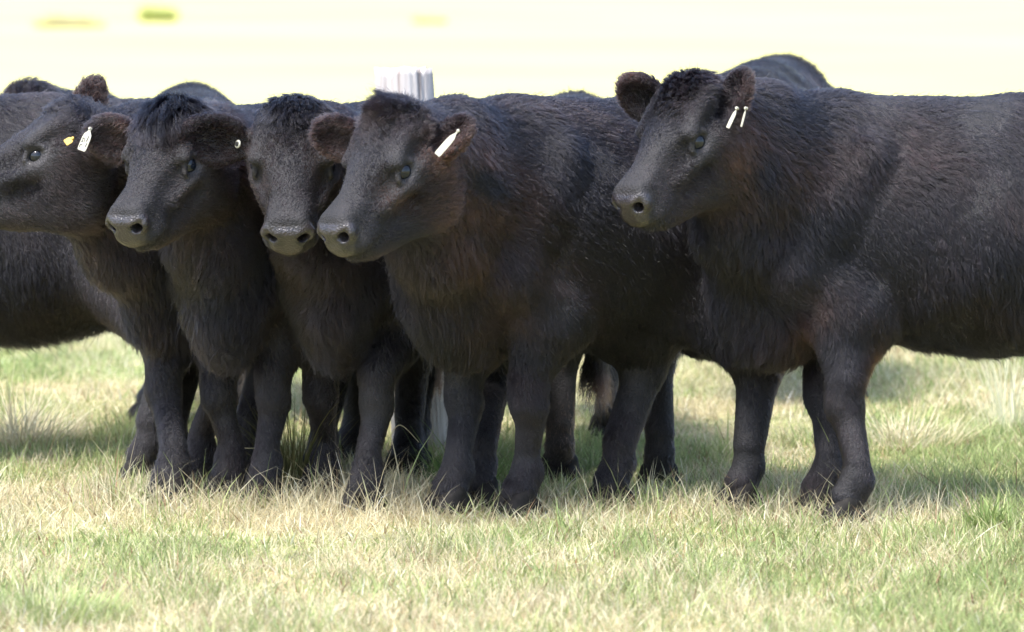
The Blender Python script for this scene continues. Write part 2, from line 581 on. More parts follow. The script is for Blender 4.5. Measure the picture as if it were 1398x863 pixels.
    # legs
    for kf, foot in ft.items():
        q = 1 if kf[1] == 'l' else -1
        foot = foot.copy(); foot[2] = 0
        fet = foot + np.array([-0.020, 0, 0.125]) * s
        if kf[0] == 'f':
            el = bd(-0.02, q * 0.145, 0.60)
            kn = foot + (el - foot) * 0.5; kn[2] = 0.345 * s; kn[0] = foot[0] * 0.58 + el[0] * 0.42 + 0.015 * s
            f.cone(bd(0.13, q * 0.155, 0.73), el, 0.095 * s, 0.128 * s, k=0.035, **side)
            up = el + np.array([0.02, 0, -0.05])
            f.cone(up, kn + np.array([0, 0, 0.07]), 0.116 * s, 0.058 * s, k=0.04, **A(0.020, (-0.3, 0, -1), 0.2, 0.03, 1.2))
            f.ell(kn + np.array([0.008, 0, 0]), (0.056 * s, 0.054 * s, 0.066 * s), k=0.035, **leg)
            f.cone(kn - np.array([0.004, 0, 0.04]), fet + np.array([0.0, 0, 0.05]), 0.044 * s, 0.036 * s, k=0.035, **leg)
        else:
            hsx = (hip or {}).get(kf, 0.0)
            st = bd(-0.80 + hsx, q * 0.145, 0.66)
            hk = np.array([foot[0] * 0.75 + (-0.1 - 0.95 * bl + hsx) * s * 0.25 - 0.045 * s, foot[1] * 0.85 + q * 0.13 * s * wd * 0.15, 0.43 * s])
            f.cone(st, hk + np.array([0.05, 0, 0.10]), 0.175 * s, 0.120 * s, k=0.08, **A(0.026, (-0.3, 0, -1), 0.2, 0.03))
            f.cone(bd(-1.02 + hsx, q * 0.12, 0.66), hk + np.array([0.0, 0, 0.06]), 0.150 * s, 0.086 * s, k=0.06, **A(0.026, (-0.3, 0, -1), 0.2, 0.03))
            f.ell(hk, (0.074 * s, 0.062 * s, 0.095 * s), k=0.04, **leg)
            f.cone(hk - np.array([0, 0, 0.04]), fet + np.array([0.0, 0, 0.06]), 0.058 * s, 0.047 * s, k=0.035, **leg)
        f.ell(fet, (0.044 * s, 0.042 * s, 0.045 * s), k=0.03, **leg)
        f.cone(fet, foot + np.array([0.008, 0, 0.075]), 0.043 * s, 0.050 * s, k=0.02, **A(0.016, (0, 0, -1), 0.25, 0.02, 1.2))
    # neck: crest, middle and throat lines
    skull = hp(0.10, 0, -0.11)
    throat = hp(0.115, 0, -0.225)
    def nflow(v):
        v = unit(v); return (v[0] * 0.8, v[1] * 0.8, v[2] * 0.8 - 0.5)
    nv = bd(0.0, 0, 0.85) - skull
    c0 = hp(0.045, 0, -0.10); w0 = bd(0.06, 0, 1.04)
    f.cone(c0, (c0 + w0) / 2 + np.array([0, 0, 0.02]), 0.105 * s, 0.115 * s, k=0.08, **A(0.030, nflow(nv), 0.4, 0.03))
    f.cone((c0 + w0) / 2 + np.array([0, 0, 0.02]), w0, 0.115 * s, 0.15 * s, k=0.08, **A(0.030, nflow(nv), 0.4, 0.02))
    f.cone(skull, bd(0.08, 0, 0.88), 0.120 * s, 0.215 * s * wd, k=0.08, **A(0.032, nflow(nv), 0.35, 0.08))
    t1 = bd(0.22, 0, 0.72)
    tm = (throat + t1) / 2 + np.array([0.0, 0, -0.03])
    f.cone(throat, tm, 0.080 * s, 0.115 * s, k=0.07, **A(0.034, (nv[0] * 0.3, nv[1] * 0.3, -1), 0.35, 0.05))
    f.cone(tm, t1, 0.115 * s, 0.145 * s, k=0.07, **A(0.042, (nv[0] * 0.3, nv[1] * 0.3, -1), 0.35, 0.02))
    # head
    h = hs
    def hr(*r): return np.array([r[0], r[1] * hwid, r[2]]) * h
    fl_up = tuple(H @ np.array([-0.7, 0, 0.1]))
    fl_bk = tuple(H @ np.array([-1.0, 0, -0.3]))
    fl_dn = tuple(H @ np.array([0.5, 0, -0.6]))
    face = A(0.012, fl_up, 0.15, 0.01, 2.2)
    cheek = A(0.015, fl_bk, 0.2, 0.06, 1.5)
    f.ell(hp(0.085, 0, -0.085), hr(0.105, 0.098, 0.090), H, k=0.06 * h, **A(0.022, fl_up, 0.35, 0.03, 1.4))
    f.ell(hp(0.135, 0, -0.065), hr(0.115, 0.098, 0.055), H, k=0.04 * h, **face)
    f.cone(hp(0.125, 0, -0.115), hp(0.32, 0, -0.090), 0.102 * h, 0.066 * h, k=0.05 * h, **face)
    f.cone(hp(0.19, 0, -0.052), hp(0.332, 0, -0.060), 0.052 * h, 0.041 * h, k=0.03 * h, **face)
    f.ell(hp(0.20, 0, -0.185), hr(0.13, 0.055, 0.065), H, k=0.05 * h, **cheek)
    muz = A(0.006, fl_dn, 0.3, 0.0, 1.4, 0.15, 0.1)
    ta = R(14)
    Mt = H @ np.array([[math.cos(ta), 0, -math.sin(ta)], [0, 1, 0], [math.sin(ta), 0, math.cos(ta)]])
    for q in (-1, 1):
        f.ell(hp(0.122, q * 0.055, -0.172), hr(0.110, 0.054, 0.122), H, k=0.05 * h, **cheek)
        f.cone(hp(0.11, q * 0.045, -0.248), hp(0.345, q * 0.018, -0.160), 0.056 * h, 0.033 * h, k=0.035 * h, **cheek)
        f.cone(hp(0.070, q * 0.072, -0.020), hp(0.165, q * 0.092, -0.036), 0.026 * h, 0.024 * h, k=0.025 * h, **face)   # brow
        f.cone(hp(0.19, q * 0.092, -0.104), hp(0.26, q * 0.070, -0.100), 0.021 * h, 0.018 * h, k=0.03 * h, **face)      # cheek bone
        f.ell(hp(0.352, q * 0.036, -0.114), hr(0.056, 0.036, 0.036), H, k=0.02 * h, **muz)
        f.ell(hp(0.388, q * 0.047, -0.056), hr(0.022, 0.023, 0.026), Mt, k=0.012 * h, **A(0.003, fl_up, 0.1, 0.0, 0.1, 1.0, 0.0))
    f.rbox(hp(0.346, 0, -0.078), hr(0.028, 0.030, 0.034), 0.026 * h, Mt, k=0.02 * h, **muz)
    f.rbox(hp(0.397, 0, -0.072), hr(0.003, 0.026, 0.024), 0.021 * h, Mt, k=0.010 * h, **A(0.002, fl_up, 0.1, 0.0, 0.02, 1.0, 0.0, w=1.5))
    f.ell(hp(0.398, 0, -0.114), hr(0.030, 0.042, 0.018), H, k=0.012 * h, **A(0.003, fl_dn, 0.2, 0.0, 0.5, 0.62, 0.6))
    f.ell(hp(0.362, 0, -0.151), hr(0.048, 0.040, 0.021), H, k=0.014 * h, **A(0.012, fl_dn, 0.5, 0.0, 1.0, 0.1, 0.3))     # chin
    f.ell(hp(0.030, 0, -0.040), hr(0.050, 0.072, 0.048), H, k=0.05 * h, **A(0.035, H @ np.array([0.8, 0, 0.5]), 0.7, 0.03, 2.0))   # poll
    for q in (-1, 1):      # mouth slit, then nostrils: comma shaped
        f.cone(hp(0.434, 0, -0.136), hp(0.392, q * 0.046, -0.136), 0.005, 0.006, k=0.006, op='-')
        f.cone(hp(0.392, q * 0.046, -0.136), hp(0.325, q * 0.070, -0.144), 0.006, 0.006, k=0.006, op='-')
        f.cone(hp(0.325, q * 0.070, -0.144), hp(0.285, q * 0.082, -0.156), 0.006, 0.005, k=0.008, op='-')
        f.ell(hp(0.415, q * 0.043, -0.054), hr(0.024, 0.019, 0.0115), Mt, k=0.005, op='-')
        f.cone(hp(0.414, q * 0.047, -0.046), hp(0.386, q * 0.078, -0.026), 0.012 * h, 0.008 * h, k=0.005, op='-')
        f.cone(hp(0.400, q * 0.038, -0.060), hp(0.360, q * 0.030, -0.075), 0.014 * h, 0.010 * h, k=0.005, op='-')
    # planes of the face: hollows beside the bridge, under the cheek bone and at the temple
    for q in (-1, 1):
        f.ell(hp(0.255, q * 0.092, -0.048), hr(0.070, 0.026, 0.030), H, k=0.03, op='-')
        f.ell(hp(0.250, q * 0.102, -0.136), hr(0.065, 0.024, 0.022), H, k=0.035, op='-')
        f.ell(hp(0.205, q * 0.112, -0.066), hr(0.020, 0.012, 0.014), H, k=0.02, op='-')
        f.ell(hp(0.095, q * 0.122, -0.050), hr(0.045, 0.022, 0.026), H, k=0.03, op='-')
    # eye sockets and lids
    eyes = []
    for q in (-1, 1):
        ec = hp(0.160, q * 0.085, -0.068)
        axis = unit(H @ np.array([0.20, q * 1.0, 0.22]))
        eyes.append(ec)
        f.ell(ec + axis * 0.026 * h, hr(0.030, 0.022, 0.011), np.stack([unit(hx - axis * (hx @ axis)), unit(np.cross(axis, hx)), axis], 1), k=0.016, op='-')
        u_ = unit(hx * 0.95 - hz * 0.25); u_ = unit(u_ - axis * (u_ @ axis)); v_ = unit(np.cross(axis, u_)) * q
        v_ = v_ if v_ @ hz > 0 else -v_
        e0 = ec + axis * 0.016 * h
        lidA = A(0.004, fl_bk, 0.2, 0.10, 0.3, 0.60)
        ring = [e0 + h * (u_ * 0.0335 * math.cos(t_) + v_ * (0.0205 if math.sin(t_) > 0 else 0.0200) * math.sin(t_)) + axis * h * (0.003 if math.sin(t_) > 0 else -0.001) for t_ in np.linspace(0, 2 * math.pi, 17)]
        for a_, b_ in zip(ring[:-1], ring[1:]):
            up_ = ((a_ + b_) / 2 - e0) @ v_ > 0
            r_ = (0.0075 if up_ else 0.0055) * h
            f.cone(a_, b_, r_, r_, k=0.006, **lidA)
    # ears
    ear_info = []
    for q, ea in (ears or {}).items():
        qq = -1 if q == 'r' else 1
        ax = unit(ldir(ea['axis'])); on = ldir(ea['open']); on = unit(on - ax * (on @ ax)); wv = np.cross(on, ax)
        Le = ea.get('len', 0.165) * h * 1.14; We = ea.get('w', 0.052) * h * 1.14
        eo = ea.get('off', (0, 0, 0)); b0 = hp(0.080 + eo[0], qq * (0.090 + eo[1]), -0.092 + eo[2])
        M = np.stack([ax, wv, on], 1)
        cen = b0 + ax * Le * 0.58
        eA = A(0.020, tuple(ax), 0.40, 0.16, 1.8)
        f.cone(b0 - ax * 0.01, b0 + ax * Le * 0.35, 0.034 * h, 0.030 * h, k=0.03, **eA)
        f.ell(cen, (Le * 0.47, We, 0.024), M, k=0.015, **eA)
        f.ell(cen + on * 0.026 - ax * 0.004, (Le * 0.42, We * 0.80, 0.028), M, k=0.008, op='-')
        ear_info.append((q, b0, ax, on, wv, Le, We, cen))
    # tail
    tb = bd(-1.20, 0, 1.04)
    tA = A(0.03, (0, 0, -1), 0.3, 0.1 + tail_brown * 0.2)
    f.cone(bd(-1.10, 0, 1.10), tb + np.array([-0.05, 0, -0.08]), 0.05 * s, 0.032 * s, k=0.05, **tA)
    f.cone(tb + np.array([-0.05, 0, -0.08]), tb + np.array([-0.07, 0, -0.50 * tail]), 0.030 * s, 0.022 * s, k=0.02, **tA)
    f.cone(tb + np.array([-0.07, 0, -0.50 * tail]), tb + np.array([-0.06, 0, -0.66 * tail]), 0.022 * s, 0.030 * s, k=0.02, **A(0.11, (0, 0, -1), 0.15, 0.2 + 0.8 * tail_brown, 3.0))
    V, F = f.surface()
    V = f.relax(V, F, 2, 0.35)
    at_ = f.attrs(V, ['len', 'flow', 'lift', 'brown', 'dens'], 0.014)
    at_.update(f.attrs(V, ['nose', 'lips'], 0.005))
    # rust patches given by place
    for (px, py, Y, r_, amt) in browns:
        c0_ = loc(np.array([0, 0, CAM_H])); rd = unit(loc(at(px, py, Y)) - c0_)
        vv = V - c0_; tt = vv @ rd; d = np.linalg.norm((vv - tt[:, None] * rd) * np.array([1, 1, 0.8]), axis=1)
        d = d + np.clip(tt - np.linalg.norm(loc(at(px, py, Y)) - c0_) - 0.25, 0, 9)
        at_['brown'] = at_['brown'] + 0.95 * amt * np.exp(-(d / r_) ** 2)
    fl_len, fl_dir, fl_lift, fl_r = forelock
    pc = hp(0.035, 0, 0.0); d = np.linalg.norm((V - pc) @ H / (np.array([1.1, 1.25, 1.0]) * fl_r * h), axis=1)
    wf = np.exp(-d ** 2)
    at_['len'] = at_['len'] * (1 - wf) + fl_len * wf
    at_['flow'] = at_['flow'] * (1 - wf[:, None]) + (H @ np.array(fl_dir))[None] * 1.2 * wf[:, None]
    at_['lift'] = at_['lift'] * (1 - wf) + fl_lift * wf
    at_['dens'] = at_['dens'] * (1 + 1.2 * wf)
    # no hair on the hoof line and inside eye rims
    for ec in eyes:
        d = np.linalg.norm(V - ec, axis=1)
        at_['dens'] = at_['dens'] * np.clip((d - 0.034 * h) / 0.008, 0.0, 1)
    at_['dens'] = at_['dens'] * (V[:, 2] > 0.06 * s)
    keep = V[:, 2] > -0.5
    me = np_mesh('black_calf', V, F)
    nose = np.clip((at_['nose'] - 0.45) * 3.0, 0, 1)
    add_attr(me, 'nose', 'FLOAT', 'POINT', nose)
    add_attr(me, 'lips', 'FLOAT', 'POINT', np.clip(at_['lips'] * 1.4, 0, 1))
    at_['dens'] = at_['dens'] * (1 - 0.97 * np.clip((at_['nose'] - 0.4) * 4, 0, 1))
    me.materials.append(HIDE)
    root = link('black_' + cat, me, None)
    root.location = wp
    root.rotation_euler = (0, 0, th)
    tag(root, label, cat, group)
    cl = loc(np.array([0, 0, CAM_H]))
    build_fur(root, V, F, at_, hairs, cl, seed, 1.0, furw)
    for kf, foot in ft.items():
        a = math.atan2(0, 1)
        link('hoof', HOOF_ME, root, (foot[0] + 0.008, foot[1], 0.0))
    for ec in eyes:
        e = link('eye', EYE_ME, root, ec)
        e.scale = (h * eye_s,) * 3
    ei = {e[0]: e for e in ear_info}
    for tg in tags:
        q, b0, ax, on, wv, Le, We, cen = ei[tg['ear']]
        base = loc(at(*tg['px'])) if 'px' in tg else b0 + ax * Le * tg.get('t', 0.5) + on * tg.get('off', 0.02) + wv * tg.get('side', 0)
        if tg['kind'] == 'flag':
            dn = unit(ldir(tg.get('down', (0, 0, -1)))); nn = ldir(tg.get('face', (0, -1, 0)))
            nn = unit(nn - dn * (nn @ dn)); xx = np.cross(-dn, nn)
            M = np.stack([xx, -dn, nn], 1)
            me = extrude_outline('ear_tag', [(x * tg.get('s', 1) * tg.get('sx', 1), y * tg.get('s', 1) * tg.get('sl', 1)) for x, y in TAG_OUT], 0.0022, tg.get('mat', TAGW))
            o = link('ear_tag', me, root, base, M)
            if tg.get('label'): o['label'] = tg['label']
            st = extrude_outline('stud', [(0.0045 * math.cos(a), 0.0045 * math.sin(a)) for a in np.linspace(0, 2 * math.pi, 16)[:-1]], 0.010, tg.get('mat', TAGW), 0.001)
            link('stud', st, o, (0, -0.004, 0))
            if tg.get('marks'):
                import bmesh
                bm = bmesh.new()
                for (x, y, w_, h_, r_) in tg['marks']:
                    M4 = Matrix.Translation((x, y, 0.0016)) @ Matrix.Rotation(r_, 4, 'Z') @ Matrix.Diagonal((w_, h_, 0.0006, 1))
                    bmesh.ops.create_cube(bm, size=1, matrix=M4)
                mm = bpy.data.meshes.new('tag_number'); bm.to_mesh(mm); bm.free(); mm.materials.append(INK)
                link('tag_number', mm, o)
        else:
            nn = unit(ldir(tg.get('face', (0, -1, 0))))
            xx = unit(np.cross([0, 0, 1], nn)); M = np.stack([xx, np.cross(nn, xx), nn], 1)
            rad = tg.get('r', 0.013)
            me = extrude_outline('ear_button', [(rad * math.cos(a), rad * math.sin(a)) for a in np.linspace(0, 2 * math.pi, 25)[:-1]], 0.006, tg.get('mat', TAGW), 0.0015)
            o = link('ear_button', me, root, base, M)
            st = extrude_outline('stud', [(rad * 0.55 * math.cos(a), rad * 0.55 * math.sin(a)) for a in np.linspace(0, 2 * math.pi, 17)[:-1]], 0.006, INK, 0.001)
            link('stud', st, o, (0.002, 0.0, 0.0045))
    #tt_ = wp + Rw.T @ (tb + np.array([-0.06, 0, -0.7])); print('TAIL', label[:40], 699 + tt_[0] * FPX / tt_[1], tt_[1])
    return root
# ------------------------------------------------------------------ ground
def m_ground():
    m, nt, b = mat('pasture_soil_and_thatch')
    tc = N(nt, 'ShaderNodeTexCoord')
    n1 = N(nt, 'ShaderNodeTexNoise', Scale=0.35, Detail=8.0, Roughness=0.7)
    n2 = N(nt, 'ShaderNodeTexNoise', Scale=9.0, Detail=8.0, Roughness=0.7)
    n3 = N(nt, 'ShaderNodeTexNoise', Scale=0.06, Detail=3.0)
    for n in (n1, n2, n3): nt.links.new(tc.outputs['Object'], n.inputs['Vector'])
    a = ramp(nt, n2.outputs[0], [(0.3, (0.20, 0.16, 0.075)), (0.55, (0.42, 0.36, 0.19)), (0.75, (0.56, 0.49, 0.28))])
    g = ramp(nt, n2.outputs[0], [(0.3, (0.09, 0.14, 0.035)), (0.7, (0.30, 0.36, 0.12))])
    ms = ramp(nt, n1.outputs[0], [(0.45, (0, 0, 0)), (0.62, (1, 1, 1))])
    mx = N(nt, 'ShaderNodeMixRGB')
    nt.links.new(ms, mx.inputs[0]); nt.links.new(a, mx.inputs[1]); nt.links.new(g, mx.inputs[2])
    # the far paddock is dry, bleached grass
    sx = N(nt, 'ShaderNodeSeparateXYZ'); nt.links.new(tc.outputs['Object'], sx.inputs[0])
    mr = N(nt, 'ShaderNodeMapRange'); mr.inputs['From Min'].default_value = 20; mr.inputs['From Max'].default_value = 38
    nt.links.new(sx.outputs['Y'], mr.inputs['Value'])
    dry = ramp(nt, n3.outputs[0], [(0.35, (0.61, 0.58, 0.200)), (0.65, (0.64, 0.61, 0.240))])
    m2 = N(nt, 'ShaderNodeMixRGB')
    nt.links.new(mr.outputs[0], m2.inputs[0]); nt.links.new(mx.outputs[0], m2.inputs[1]); nt.links.new(dry, m2.inputs[2])
    nt.links.new(m2.outputs[0], b.inputs['Base Color'])
    b.inputs['Roughness'].default_value = 0.95
    b.inputs['Specular IOR Level'].default_value = 0.1
    return m


def ground_z(x, y):
    return 0.0


gv = []
xs = np.linspace(-260, 260, 27); ys = np.linspace(-40, 900, 48)
gx, gy = np.meshgrid(xs, ys)
gzz = np.where(gy > 250, (gy - 250) * 0.05, 0)
V = np.stack([gx.ravel(), gy.ravel(), gzz.ravel()], 1)
i = np.arange(len(ys) - 1)[:, None] * len(xs) + np.arange(len(xs) - 1)[None]
i = i.ravel()
F = np.stack([i, i + 1, i + 1 + len(xs), i + len(xs)], 1)
gm = np_mesh('ground', V, F)
gm.materials.append(m_ground())
ground = link('ground', gm)
tag(ground, kind='structure')


# ------------------------------------------------------------------ grass
def m_grass():
    m = bpy.data.materials.new('grass_blades'); m.use_nodes = True
    nt = m.node_tree; nt.nodes.clear()
    out = nt.nodes.new('ShaderNodeOutputMaterial')
    a = N(nt, 'ShaderNodeAttribute', attribute_name='tint')
    d = nt.nodes.new('ShaderNodeBsdfPrincipled')
    d.inputs['Roughness'].default_value = 0.6
    d.inputs['Specular IOR Level'].default_value = 0.35
    t = nt.nodes.new('ShaderNodeBsdfTranslucent')
    nt.links.new(a.outputs['Color'], d.inputs['Base Color'])
    nt.links.new(a.outputs['Color'], t.inputs['Color'])
    mx = nt.nodes.new('ShaderNodeMixShader'); mx.inputs[0].default_value = 0.4
    nt.links.new(d.outputs[0], mx.inputs[1]); nt.links.new(t.outputs[0], mx.inputs[2])
    nt.links.new(mx.outputs[0], out.inputs['Surface'])
    return m


GRASS = m_grass()


def blades(name, X, Y, Hh, Wd, bend, az, colr, lean=0.25, K=4, seed=3, az2=None):
    g = np.random.default_rng(seed)
    n = len(X)
    t = np.linspace(0, 1, K)
    if az2 is None: az2 = g.uniform(0, 6.283, n)
    P = np.zeros((n, K, 2, 3))
    ca, sa = np.cos(az), np.sin(az)
    wx, wy = -np.sin(az2), np.cos(az2)
    for k, a in enumerate(t):
        ang = bend * a * 0.5 + lean
        hz = Hh * a * np.cos(np.clip(ang, 0, 1.52))
        hr = Hh * a * np.sin(np.clip(ang, 0, 1.52))
        wk = Wd * (1 - a ** 2 * 0.92) / 2
        for s_, sg in ((0, -1), (1, 1)):
            P[:, k, s_, 0] = X + ca * hr + sg * wx * wk
            P[:, k, s_, 1] = Y + sa * hr + sg * wy * wk
            P[:, k, s_, 2] = hz
    V = P.reshape(-1, 3)
    base = (np.arange(n) * K * 2)[:, None]
    F = np.concatenate([base + np.array([2 * k, 2 * k + 1, 2 * k + 3, 2 * k + 2])[None] for k in range(K - 1)])
    me = np_mesh(name, V, F, True)
    ca_ = me.attributes.new('tint', 'FLOAT_COLOR', 'POINT')
    C = np.ones((n, K * 2, 4), np.float32); C[:, :, :3] = colr[:, None, :]
    ca_.data.foreach_set('color', C.ravel())
    me.materials.append(GRASS)
    return me


STRAW = np.array([0.62, 0.53, 0.32]); PALE = np.array([0.76, 0.71, 0.52]); GREEN = np.array([0.24, 0.33, 0.12])
LIME = np.array([0.46, 0.50, 0.23]); BROWN = np.array([0.30, 0.20, 0.12])


def grass_field():
    g = np.random.default_rng(11)
    Xs, Ys, S = [], [], []
    # density falls with distance, blades grow slightly coarser
    for (y0, y1, n, sc, marg) in ((10.6, 13.2, 130000, 1.0, 0.9), (13.2, 16.5, 170000, 1.0, 1.3), (16.5, 22, 130000, 1.25, 1.6), (22, 31, 90000, 1.8, 2.0), (28, 50, 45000, 2.2, 3.0)):
        y = np.sqrt(g.uniform(y0 ** 2, y1 ** 2, n))
        hw = y * 699 / FPX * 1.05 + marg
        x = g.uniform(-1, 1, n) * hw
        Xs.append(x); Ys.append(y); S.append(np.full(n, sc))
    X = np.concatenate(Xs); Y = np.concatenate(Ys); S = np.concatenate(S)
    P = np.stack([X, Y * 0.55, 0 * X], 1)
    # tussocky: pull blades to tuft centres
    cell = np.floor(np.stack([X, Y], 1) / (0.055 * S[:, None]) + 0.25 * g.normal(size=(len(X), 2))).astype(int)
    key = cell[:, 0] * 100003 + cell[:, 1]
    h = (np.sin(key * 12.9898) * 43758.5453) % 1.0
    h2 = (np.sin(key * 78.233) * 12345.678) % 1.0
    patch = vnoise(P, 1, 8, 0.25, 1.4) * 0.65 + vnoise(P, 2, 8, 1.5, 4) * 0.45
    # a greener strip where the animals stand and behind them, dry strip just in front
    strip = 0.75 * np.exp(-((Y - 15.5) / 0.8) ** 2) - 0.65 * np.exp(-((Y - 14.05) / 0.38) ** 2) + 0.35 * np.exp(-((Y - 12.2) / 0.8) ** 2)
    gr = 1 / (1 + np.exp(-(patch + strip + 0.9 * (h - 0.5) - 0.36 - np.clip((Y - 19) / 9, 0, 1.6)) * 2.4))
    is_green = g.random(len(X)) < gr
    n = len(X)
    u = g.random(n)[:, None]
    cg = GREEN * (1 - u) + LIME * u
    cs = STRAW * (1 - u) + PALE * u
    C = np.where(is_green[:, None], cg, cs)
    br = g.random(n) < 0.05
    C[br] = BROWN
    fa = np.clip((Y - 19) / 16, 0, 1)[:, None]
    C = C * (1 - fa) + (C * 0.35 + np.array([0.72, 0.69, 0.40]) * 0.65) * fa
    C = C * (0.66 + 0.48 * h2[:, None]) * np.exp(0.18 * g.normal(size=(n, 1)))
    hp_ = vnoise(P, 5, 8, 0.6, 3)
    Hh = (0.031 + 0.018 * np.clip(hp_, -1, 1) + 0.022 * h2) * np.exp(0.28 * g.normal(size=n)) * (0.8 + 0.2 * S)
    Hh *= 1 + 1.2 * np.exp(-((Y - 14.25) / 0.35) ** 2)
    tall = g.random(n) < 0.004
    Hh[tall] *= 2.0
    lean = np.where(is_green, np.abs(g.normal(0.25, 0.25, n)), np.abs(g.normal(0.75, 0.5, n)))
    flat = g.random(n) < 0.16
    lean[flat] = g.uniform(1.0, 1.5, flat.sum())
    Wd = np.where(is_green, 0.0034, 0.0024) * S * np.exp(0.3 * g.normal(size=n))
    bend = np.abs(g.normal(0.7, 0.5, n))
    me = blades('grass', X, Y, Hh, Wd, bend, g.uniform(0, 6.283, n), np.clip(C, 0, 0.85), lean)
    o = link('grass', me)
    tag(o, 'short mixed green and straw coloured pasture grass', 'grass', kind='stuff')


grass_field()


def tussock(name, label, px, py, r, n, hgt, c1, c2, wd=0.003, lean=0.2, seed=1, cat='grass tuft', Y=None, bend=0.6, grp=None):
    g = np.random.default_rng(seed)
    c = gnd(px, py)
    a = g.uniform(0, 6.283, n); q = r * np.sqrt(g.random(n))
    X, Y_ = q * np.cos(a), q * np.sin(a)
    az = a + g.normal(0, 0.5, n)
    u = g.random(n)[:, None]
    C = (np.array(c1) * (1 - u) + np.array(c2) * u) * np.exp(0.15 * g.normal(size=(n, 1)))
    Hh = hgt * np.exp(0.3 * g.normal(size=n)) * (1 - 0.3 * q / r)
    me = blades(name, X, Y_, Hh, wd * np.exp(0.2 * g.normal(size=n)), np.abs(g.normal(bend, 0.4, n)), az, np.clip(C, 0, 0.9),
                np.clip(lean + 0.7 * q / r * g.random(n), 0, 1.4), K=6, seed=seed)
    o = link(name, me, None, (c[0], c[1], 0))
    tag(o, label, cat, grp)
    return o


tussock('rush_tuft', 'dark thin rushes growing between the legs of two calves left of centre', 402, 672, 0.075, 190, 0.30, (0.07, 0.08, 0.03), (0.22, 0.21, 0.09), 0.0035, 0.02, 21)
tussock('dry_grass_tuft', 'tall bleached straw tuft at the far left edge', 25, 610, 0.20, 700, 0.20, STRAW, PALE, 0.0036, 0.35, 22)
tussock('green_grass_tuft', 'bright green leafy tuft near the right edge of the pasture', 1352, 722, 0.07, 200, 0.10, (0.17, 0.27, 0.08), (0.32, 0.40, 0.14), 0.0045, 0.2, 23)
tussock('seed_stalk_tuft', 'thin pale upright seed stalks behind the right hand animal', 1372, 585, 0.11, 80, 0.36, PALE, (0.70, 0.70, 0.50), 0.0030, 0.02, 24, bend=0.15)
tussock('dry_grass_tuft', 'loose tangle of straw coloured grass right of the front legs of the right hand animal', 1235, 610, 0.22, 400, 0.17, STRAW, PALE, 0.0036, 0.45, 25)
tussock('green_grass_tuft', 'fresh green tuft in the shade under the belly of the fourth animal', 640, 668, 0.13, 420, 0.15, (0.16, 0.28, 0.07), (0.30, 0.40, 0.14), 0.004, 0.2, 26)
tussock('green_grass_tuft', 'green leafy tuft at the bottom left corner of the pasture', 60, 845, 0.22, 900, 0.07, (0.24, 0.34, 0.12), (0.46, 0.50, 0.22), 0.0045, 0.25, 27)
tussock('reed_clump', 'blurred lime green clump far out in the bleached paddock', 216, 30, 0.42, 1500, 0.42, (0.46, 0.52, 0.19), (0.55, 0.58, 0.25), 0.03, 0.3, 28)
tussock('reed_clump', 'blurred pale brown clump far out in the paddock at upper left', 95, 38, 0.80, 900, 0.42, (0.54, 0.49, 0.30), (0.62, 0.57, 0.38), 0.03, 0.5, 29)
tussock('reed_clump', 'faint brownish clump far out in the paddock above the fence post', 586, 32, 0.40, 420, 0.30, (0.48, 0.42, 0.30), (0.58, 0.51, 0.38), 0.03, 0.5, 30)


# long bent straws lying across the turf, each found in the photograph
def straw(label, pts, w_=0.0022):
    P = np.array([at(*q) for q in pts]); o0 = P.mean(0); P = P - o0
    tt = np.linspace(0, len(P) - 1, 14)
    C = np.stack([np.interp(tt, np.arange(len(P)), P[:, c]) for c in range(3)], 1)
    for _ in range(2): C[1:-1] = (C[:-2] + 2 * C[1:-1] + C[2:]) / 4
    V = []; NA = 6
    for k, p in enumerate(C):
        d = unit(C[min(k + 1, 13)] - C[max(k - 1, 0)]); u = unit(np.cross(d, [0, 1, 0.1])); v = np.cross(d, u)
        for a in range(NA):
            V.append(p + w_ * (1 - 0.5 * k / 13) * (u * math.cos(a * 6.2832 / NA) + v * math.sin(a * 6.2832 / NA)))
    F = [[k * NA + a, k * NA + (a + 1) % NA, (k + 1) * NA + (a + 1) % NA, (k + 1) * NA + a] for k in range(13) for a in range(NA)]
    me = np_mesh('straw', np.array(V), np.array(F)); me.materials.append(STRAWM)
    o = link('straw', me, None, o0); tag(o, label, 'straw')


STRAWM = m_simple('dry_straw', (0.66, 0.58, 0.36), 0.6, (0.5, 0.42, 0.24), 30)
straw('short bright straw floating level between the two legs of the second calf', [(322, 611, 14.75), (336, 612, 14.7), (350, 612, 14.7)])
straw('pale kinked straw lying beside the right foot of the second calf', [(382, 653, 14.45), (392, 650, 14.42), (402, 653, 14.42), (412, 656, 14.4)])
straw('bent straw arching over the foot of the third calf from behind', [(527, 612, 14.6), (536, 588, 14.6), (545, 578, 14.6), (556, 586, 14.6), (572, 604, 14.55)], 0.0016)


